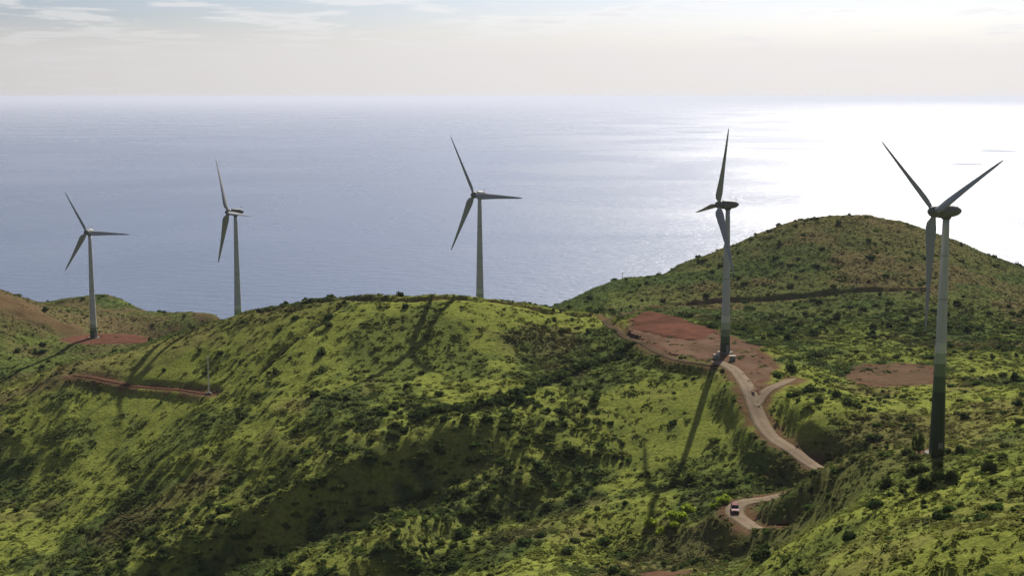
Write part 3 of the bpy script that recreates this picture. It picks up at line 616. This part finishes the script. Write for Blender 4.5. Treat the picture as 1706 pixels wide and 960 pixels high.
# ---- car
def make_car(x, y, rz):
    o = empty('parked_car', (x, y, 0), rz); tag(o, 'small dark red car with painted roof glare driving round the bend of the dirt road', 'car')
    paint = mat_plain('car_paint', (0.11, 0.012, 0.016), 0.6, 0.1, 0, 0.1); glass = mat_plain('car_glass', (0.02, 0.025, 0.03), 0.5, 0.05, 0, 0.0)
    roof_glare = mat_plain('car_roof_paint', (0.20, 0.11, 0.11), 0.8, 0.0, 0, 0.1); rub = mat_plain('tyre_rubber', (0.02, 0.02, 0.02), 0.9); rimm = mat_plain('rim_metal', (0.4, 0.4, 0.4), 0.35, 0.5, 0.8)  # lighter roof colour stands in for sun glare
    lampm = mat_plain('lamp_glass', (0.75, 0.72, 0.65), 0.15, 0.6); redm = mat_plain('rear_lamp_glass', (0.35, 0.02, 0.02), 0.2, 0.6)
    side = [(-2.0, 0.42), (-2.05, 0.75), (-1.95, 0.92), (-0.95, 1.0), (0.95, 1.0), (1.75, 0.92), (2.0, 0.86), (2.05, 0.45), (1.8, 0.30), (-1.8, 0.30)]
    def prism(name, prof, half_b, half_t, zb, zt, mat, parent):
        V = []; n = len(prof)
        for sg in (-1, 1):
            for px, pz in prof:
                f = (pz-zb)/(zt-zb); V.append((px, sg*(half_b*(1-f)+half_t*f), pz))
        Fc = [tuple(range(n-1, -1, -1)), tuple(range(n, 2*n))]+[(k, (k+1) % n, n+(k+1) % n, n+k) for k in range(n)]
        return mesh_obj(name, V, Fc, mat, parent)
    body = prism('body', side, 0.84, 0.80, 0.3, 1.0, paint, o)
    prism('cabin', [(-1.75, 0.985), (-1.35, 1.42), (0.35, 1.42), (1.0, 0.985)], 0.79, 0.62, 0.985, 1.42, glass, o)
    prism('roof', [(-1.42, 1.40), (-1.34, 1.49), (0.30, 1.49), (0.42, 1.40)], 0.66, 0.60, 1.40, 1.49, roof_glare, o)
    for sx in (-1.3, 1.3):
        for sy in (-0.78, 0.78):
            w = mesh_obj('wheel', [], [], None, o); w.location = (sx, sy, 0.32)
            V, Fc = ring_mesh(-0.1, 0.32, 0.1, 0.32, 16, True); V = [(a, c, b) for a, b, c in V]
            mesh_obj('tyre', V, Fc, rub, w)
            V, Fc = ring_mesh(-0.11, 0.19, 0.11, 0.19, 12, True); V = [(a, c, b) for a, b, c in V]
            mesh_obj('rim', V, Fc, rimm, w)
    for sy in (-0.58, 0.58):
        bm = bmesh.new(); box(bm, 2.0, sy, 0.72, 0.12, 0.32, 0.14, 0.02); bm_obj('headlight', bm, lampm, o)
        bm = bmesh.new(); box(bm, -2.0, sy, 0.78, 0.1, 0.26, 0.16, 0.02); bm_obj('rear_light', bm, redm, o)
    bm = bmesh.new(); box(bm, 2.05, 0, 0.45, 0.12, 1.5, 0.16, 0.03); bm_obj('bumper', bm, M_DARKM, o)
    bm = bmesh.new(); box(bm, -2.05, 0, 0.45, 0.12, 1.5, 0.16, 0.03); bm_obj('bumper', bm, M_DARKM, o)
    for sg in (-1, 1):
        bm = bmesh.new(); box(bm, 0.75, sg*0.9, 1.02, 0.12, 0.2, 0.13, 0.03); bm_obj('side_mirror', bm, paint, o)
    return o
line, _h = ROADS['dirt_road']; ci = int(np.hypot(line[:, 0]-CAR[0], line[:, 1]-CAR[1]).argmin())
tg = line[ci+2]-line[ci-2]
car = make_car(line[ci, 0], line[ci, 1], math.atan2(tg[1], tg[0])); car.location.z = line[ci, 2]+0.14
car.name = 'car'; car.rotation_euler = (0, -math.atan2(tg[2], math.hypot(tg[0], tg[1])), math.atan2(tg[1], tg[0]))

# ================================================================= plants
rng = np.random.RandomState(5)
M_BUSH = mat_leaf('shrub_leaves', (0.036, 0.060, 0.018), (0.075, 0.100, 0.028), 0.32)
M_BUSH2 = mat_leaf('scrub_leaves', (0.055, 0.095, 0.022), (0.11, 0.145, 0.032), 0.35)
M_LIME = mat_leaf('lime_leaves', (0.27, 0.34, 0.03), (0.22, 0.29, 0.025), 0.5)
M_TUFT = mat_leaf('grass_blades', None, None, 0.45, True)
M_WOOD = mat_plain('bark', (0.10, 0.075, 0.05), 0.9, 0.2)
def leaf_cloud(seed, count, size, flat, lobes, core=True, stem=True):
    """one shrub, unit radius: uneven lobes set with small folded leaves round added inner balls that block light"""
    rs = np.random.RandomState(seed); V = []; Fc = []
    lob = [(rs.uniform(-0.55, 0.55), rs.uniform(-0.55, 0.55), rs.uniform(0.25, 0.7)*flat, rs.uniform(0.38, 0.68)) for _ in range(lobes)]
    for q in range(count):
        lx, ly, lz, lr = lob[rs.randint(lobes)]
        d = rs.normal(size=3); d /= np.linalg.norm(d); rr = lr*rs.uniform(0.72, 1.12)
        c = np.array([lx, ly, lz])+d*rr*np.array([1, 1, flat])
        if c[2] < 0.02: c[2] = rs.uniform(0.02, 0.15)
        n = d+rs.normal(size=3)*0.55; n /= np.linalg.norm(n)
        u = np.cross(n, rs.normal(size=3)); u /= np.linalg.norm(u); w = np.cross(n, u); s = size*rs.uniform(0.6, 1.3)
        b = len(V); V += [c-u*s*0.5-w*s*0.5, c+u*s*0.5-w*s*0.45+n*s*0.1, c+u*s*0.45+w*s*0.6, c-u*s*0.5+w*s*0.45+n*s*0.12]; Fc.append((b, b+1, b+2, b+3))
    if core:
        for lx, ly, lz, lr in lob:
            bm = bmesh.new(); bmesh.ops.create_icosphere(bm, subdivisions=1, radius=lr*0.74)
            b = len(V)
            for v in bm.verts: V.append(np.array([lx+v.co.x, ly+v.co.y, max(-0.05, lz+v.co.z*flat)]))
            for f in bm.faces: Fc.append(tuple(b+v.index for v in f.verts))
            bm.free()
    return V, Fc
def stem_part(h):
    V = []; Fc = []
    for k in range(4):
        a = k*1.7; dx, dy = math.cos(a)*0.3, math.sin(a)*0.3; b = len(V)
        for z, r, f in ((-0.15, 0.06, 0.0), (0.45*h, 0.025, 1.0)):
            for q in range(5): V.append((dx*f+r*math.cos(q*1.2566), dy*f+r*math.sin(q*1.2566), z))
        for q in range(5): Fc.append((b+q, b+(q+1) % 5, b+5+(q+1) % 5, b+5+q))
    return V, Fc
def raw_mesh(name, VF, mat):
    me = bpy.data.meshes.new(name); me.from_pydata([tuple(v) for v in VF[0]], [], VF[1]); me.materials.append(mat); me.update(); return me
BUSH_ME = [raw_mesh('foliage', leaf_cloud(30+q, 190, 0.24, [0.75, 0.9, 0.6, 1.0, 0.8][q], [4, 5, 6, 3, 5][q]), M_BUSH) for q in range(5)]
BUSH_ME += [raw_mesh('foliage', leaf_cloud(40+q, 210, 0.22, [0.55, 0.7, 0.45][q], [6, 7, 8][q]), M_BUSH2) for q in range(3)]
LIME_ME = [raw_mesh('foliage', leaf_cloud(60+q, 260, 0.20, 0.9, 6), M_LIME) for q in range(3)]
STEM_ME = raw_mesh('stem', stem_part(1.0), M_WOOD)
def tuft(seed, n, lean):
    rs = np.random.RandomState(seed); V = []; Fc = []
    for q in range(n):
        a = rs.uniform(0, 2*math.pi); x, y = rs.normal(size=2)*0.28; h = rs.uniform(0.35, 0.8); w = rs.uniform(0.10, 0.2)
        dx, dy = math.cos(a), math.sin(a); l = lean*rs.uniform(0.3, 1.2); b = len(V)
        h *= 0.62; V += [(x-dy*w*0.6, y+dx*w*0.6, -0.05), (x+dy*w*0.6, y-dx*w*0.6, -0.05), (x+dx*l*0.45+dy*w, y+dy*l*0.45-dx*w, h*0.75), (x+dx*l*0.45-dy*w, y+dy*l*0.45+dx*w, h*0.75), (x+dx*l*1.2, y+dy*l*1.2, h*0.7)]
        Fc += [(b, b+1, b+2, b+3), (b+3, b+2, b+4)]
    return V, Fc
TUFT_ME = [raw_mesh('tuft', tuft(200+q, 15, 0.6), M_TUFT) for q in range(4)]

def visible(x, y, z):
    """clear line from the eye to a point just above the ground"""
    ok = np.ones(len(x), bool)
    for f in np.linspace(0.25, 0.985, 60):
        ok &= (CAM_Z+(z-CAM_Z)*f) > sample(x*f, y*f)-0.2
    return ok
CS, SN = math.cos(R(7.69)), math.sin(R(7.69))
def in_frame(x, y, z, m=0.03):
    dz = z-CAM_Z; dep = y*CS-dz*SN; up = y*SN+dz*CS
    return (dep > 1) & (np.abs(x/dep) < 0.36+m) & (np.abs(up/dep) < 0.2025+m)

def scatter(name, meshes, pos, scl, rot, idx, veg, label, cat):
    """plants nobody could count: one object that sets a small plant on every point"""
    coll = bpy.data.collections.new(name+'_kit')
    for q, m in enumerate(meshes):
        coll.objects.link(bpy.data.objects.new('%s_%02d' % (name, q), m))
    me = bpy.data.meshes.new(name); n = len(pos); me.vertices.add(n); me.vertices.foreach_set('co', pos.astype(np.float32).ravel())
    for nm, typ, dat, key in (('scl', 'FLOAT_VECTOR', scl, 'vector'), ('rot', 'FLOAT_VECTOR', rot, 'vector'), ('pick', 'INT', idx, 'value'), ('veg', 'FLOAT_COLOR', veg, 'color')):
        a = me.attributes.new(nm, typ, 'POINT'); a.data.foreach_set(key, np.ascontiguousarray(dat, dtype=np.int32 if typ == 'INT' else np.float32).ravel())
    o = bpy.data.objects.new(name, me); COL.objects.link(o)
    ng = bpy.data.node_groups.new(name, 'GeometryNodeTree'); ng.interface.new_socket('Geometry', in_out='INPUT', socket_type='NodeSocketGeometry'); ng.interface.new_socket('Geometry', in_out='OUTPUT', socket_type='NodeSocketGeometry')
    gi = ng.nodes.new('NodeGroupInput'); go = ng.nodes.new('NodeGroupOutput'); ip = ng.nodes.new('GeometryNodeInstanceOnPoints'); ci_ = ng.nodes.new('GeometryNodeCollectionInfo')
    ci_.inputs['Collection'].default_value = coll; ci_.inputs['Separate Children'].default_value = True; ci_.inputs['Reset Children'].default_value = True
    def named(nm, typ):
        a = ng.nodes.new('GeometryNodeInputNamedAttribute'); a.data_type = typ; a.inputs[0].default_value = nm; return a.outputs[0]
    L = ng.links; L.new(gi.outputs[0], ip.inputs['Points']); L.new(ci_.outputs[0], ip.inputs['Instance']); ip.inputs['Pick Instance'].default_value = True
    L.new(named('pick', 'INT'), ip.inputs['Instance Index']); L.new(named('rot', 'FLOAT_VECTOR'), ip.inputs['Rotation']); L.new(named('scl', 'FLOAT_VECTOR'), ip.inputs['Scale'])
    L.new(ip.outputs[0], go.inputs[0])
    o.modifiers.new('scatter', 'NODES').node_group = ng
    return tag(o, label, cat, kind='stuff')

# ---- where shrubs stand
def wedge(n, y0, y1):
    y = np.sqrt(rng.uniform(y0*y0, y1*y1, n)); x = rng.uniform(-0.42, 0.42, n)*y
    return x, y
x, y = wedge(60000, 150, 740)
z = sample(x, y); soil = sample_soil(x, y)
br, fr = veg_map(x, y)
cl = fbm(x, y, 26, 4, 301, 0.6)
right = smooth01((x+40)/90)                        # scrubbier towards the road and the near spur
dens = smooth01((cl-0.44)/0.16)*(0.10+0.22*right)*(1-0.88*smooth01((y-470)/60))+0.03
dens = dens*(1-0.5*fr)+0.45*near_scarp(x, y, 20); dens *= (soil < 0.15)*(1-0.85*turf(x, y))
for t in TURBINES: dens *= np.hypot(x-t['base'][0], y-t['base'][1]) > 7
keep = (rng.rand(len(x)) < dens) & in_frame(x, y, z, 0.04)
x, y, z = x[keep], y[keep], z[keep]
size = np.exp(rng.normal(-0.08, 0.55, len(x))).clip(0.3, 2.2)*(0.82-0.1*smooth01((330-y)/120))
# hedge running down from the pad, and dark shrubs added to draw the ditches as shaded lines
hl = densify(HEDGE, 0.8); hx = hl[:, 0]+rng.normal(0, 0.9, len(hl)); hy = hl[:, 1]+rng.normal(0, 0.9, len(hl)); hs = rng.uniform(1.1, 2.1, len(hl))
for dl in (DITCH_A, DITCH_B):
    q_ = densify(dl, 0.65); hx = np.r_[hx, q_[:, 0]+rng.normal(0, 0.5, len(q_))]; hy = np.r_[hy, q_[:, 1]+rng.normal(0, 0.5, len(q_))]; hs = np.r_[hs, rng.uniform(0.7, 1.25, len(q_))]
nh = len(hl); kind = np.r_[np.zeros(len(x), int), np.ones(nh, int), np.full(len(hx)-nh, 2)]
x = np.r_[x, hx]; y = np.r_[y, hy]; size = np.r_[size, hs]; z = sample(x, y)
vis = visible(x, y, z+size*0.8) & in_frame(x, y, z, 0.0)
score = np.where(vis, size/y, 0)
order = np.argsort(-score); big = order[:300]; rest_i = order[300:]
rot = rng.uniform(0, 6.28, len(x)); pick = np.where(kind >= 1, rng.randint(0, 5, len(x)), rng.randint(0, 8, len(x))); asp = rng.uniform(0.75, 1.15, len(x))
road_line = ROADS['dirt_road'][0]
def region(q):
    if kind[q] == 2: return 'added to darken a thin ditch line down the left slope', 'shrubs added to darken the ditches'
    if kind[q] == 1: return 'in the hedge line running left from the bare pad', 'hedge shrubs below the pad'
    if y[q] < 268 and x[q] > 20:
        if y[q] > 225: return 'along the near spur edge below the nearest turbine', 'shrubs on the near spur edge'
        if x[q] > 52: return 'in the lower right corner on the near spur', 'shrubs in the lower right corner'
        return 'at the bottom edge below the road bend', 'shrubs at the bottom edge'
    if x[q] > 92: return 'on the scrubby slope behind the nearest turbine', 'shrubs behind the nearest turbine'
    if x[q] > 62: return 'on the scrubby bank just right of the dirt road', 'shrubs right of the road'
    if x[q] > 30: return 'on the scrubby slope just left of the dirt road', 'shrubs left of the road'
    if x[q] > 0: return 'between the hedge line and the bright bushes', 'shrubs on the middle hillside'
    return 'scattered on the open face of the main hill', 'shrubs on the main hill face'
REG = {int(q): region(q) for q in big}
MARK = {}
for rg in set(REG.values()):                          # the shrubs that stand out in their patch
    m_ = [q for q in REG if REG[q] == rg]
    for word, key in (('largest dark shrub', lambda q: -score[q]), ('leftmost dark shrub', lambda q: x[q]/y[q]), ('rightmost dark shrub', lambda q: -x[q]/y[q]), ('nearest dark shrub', lambda q: y[q]), ('farthest dark shrub', lambda q: -y[q])):
        c_ = [q for q in m_ if q not in MARK]
        if len(m_) > 6 and c_: k_ = min(c_, key=key); MARK[k_] = word.replace('dark', 'pale green') if pick[k_] > 4 else word
for q in big:
    q = int(q)
    o = bpy.data.objects.new('shrub', BUSH_ME[pick[q]]); COL.objects.link(o)
    o.location = (x[q], y[q], z[q]-0.05); o.rotation_euler = (0, 0, rot[q]); o.scale = (size[q], size[q], size[q]*asp[q])
    where, grp = REG[q]
    word = MARK.get(q) or (('wide' if size[q] > 1.75 else 'small' if size[q] < 1.25 else 'middling')+(' low' if asp[q] < 0.9 else ' upright' if asp[q] > 1.04 else '')+(' pale green shrub' if pick[q] > 4 else ' dark shrub'))
    tag(o, word+' '+where, 'shrub', grp)
def pack(ix): 
    return np.c_[x[ix], y[ix], z[ix]-0.05], np.c_[size[ix], size[ix], size[ix]*asp[ix]], np.c_[np.zeros(len(ix)), np.zeros(len(ix)), rot[ix]], pick[ix], np.ones((len(ix), 4))
scatter('far_shrubs', BUSH_ME, *pack(rest_i), 'countless small dark shrubs scattered over the far slopes', 'shrubs')

LIME_L = ['bright lime green bush at the left of the lower cluster left of the car', 'lowest bright lime green bush in the cluster left of the car', 'bright lime green bush in the middle of the cluster left of the car', 'highest bright lime green bush of the cluster left of the car', 'small lime bush tucked between the bright bushes left of the car', 'bright lime bush beside the bend of the road next to the car', 'smaller lime bush just left of the road bend by the car']
for q, (lx, ly) in enumerate(LIME):
    o = empty('lime_bush', (lx, ly, float(sample(np.array([lx]), np.array([ly]))[0])-0.1), q*1.3); s_ = [1.9, 1.7, 2.1, 1.6, 1.3, 1.7, 1.3][q]; o.scale = (s_, s_, s_*0.95)
    f = bpy.data.objects.new('foliage', LIME_ME[q % 3]); COL.objects.link(f); f.parent = o
    f = bpy.data.objects.new('stem', STEM_ME); COL.objects.link(f); f.parent = o
    tag(o, LIME_L[q], 'bush', 'bright bushes by the road bend')

# small dark tree by the nearest turbine
tx, ty = SMALL_TREE; o = empty('small_tree', (tx, ty, float(sample(np.array([tx]), np.array([ty]))[0]))); tag(o, 'small dark slender tree just left of the nearest turbine foot', 'tree')
V = []; Fc = []
for k, (zz_, r_, dx) in enumerate(((-0.4, 0.22, 0), (1.2, 0.16, 0.05), (3.0, 0.11, -0.05), (5.2, 0.04, 0.1))):
    for q in range(7): V.append((dx+r_*math.cos(q*0.8976), r_*math.sin(q*0.8976), zz_))
    if k:
        for q in range(7): Fc.append(((k-1)*7+q, (k-1)*7+(q+1) % 7, k*7+(q+1) % 7, k*7+q))
mesh_obj('trunk', V, Fc, M_WOOD, o)
cr = leaf_cloud(77, 420, 0.16, 1.0, 9, core=False); cr = ([(v[0]*1.25, v[1]*1.25, 1.3+v[2]*3.4) for v in cr[0]], cr[1])
c_ = mesh_obj('crown', cr[0], cr[1], M_BUSH, o)

# ---- grass and fern tufts everywhere else
x, y = wedge(TUFTS, 150, 760)
z = sample(x, y); soil = sample_soil(x, y)
keep = ((soil < 0.25+0.3*rng.rand(len(x))) | ((soil > 0.97) & (rng.rand(len(x)) < 0.10))) & in_frame(x, y, z, 0.05)
x, y, z = x[keep], y[keep], z[keep]
keep = visible(x, y, z+2.5); x, y, z = x[keep], y[keep], z[keep]
br, fr = veg_map(x, y); keep = rng.rand(len(x)) < 1-(0.25+0.45*smooth01((y-270)/60))*fr-0.35*turf(x, y); x, y, z, br, fr = x[keep], y[keep], z[keep], br[keep], fr[keep]
jit = rng.normal(0, 0.13, len(x)); veg = np.c_[np.clip(br+jit*0.7, 0, 1), np.clip(fr+rng.normal(0, 0.22, len(x)), 0, 1), np.zeros(len(x)), np.ones(len(x))]
s_ = np.exp(rng.normal(-0.05, 0.32, len(x))).clip(0.4, 2.2)*(0.55+0.75*fbm(x, y, 6, 2, 351))*(1-0.45*smooth01((y-470)/60))*(1-0.25*smooth01((290-y)/50))
scatter('grass_tufts', TUFT_ME, np.c_[x, y, z-0.03], np.c_[s_*1.15, s_*1.15, s_*0.8], np.c_[np.zeros(len(x)), np.zeros(len(x)), rng.uniform(0, 6.28, len(x))], rng.randint(0, 4, len(x)), veg, 'rough green grass and fern covering the slopes', 'grass')
print('tufts', len(x))

# ================================================================= sea air
def make_haze():
    s = NT('sea_haze'); v = s.n('ShaderNodeVolumePrincipled'); v.inputs['Color'].default_value = (0.49, 0.525, 0.62, 1); v.inputs['Density'].default_value = HAZE; v.inputs['Anisotropy'].default_value = 0.28
    s.t.links.new(v.outputs[0], s.out.inputs['Volume'])
    bm = bmesh.new(); q = SEA_R+500; box(bm, 0, 0, (CAM_Z+12-6)/2, 2*q, 2*q, CAM_Z+12+6)
    return tag(bm_obj('haze', bm, s.mat), 'thin pale sea haze softening the horizon', 'haze', kind='stuff')
HAZE = 3.4e-5
make_haze()
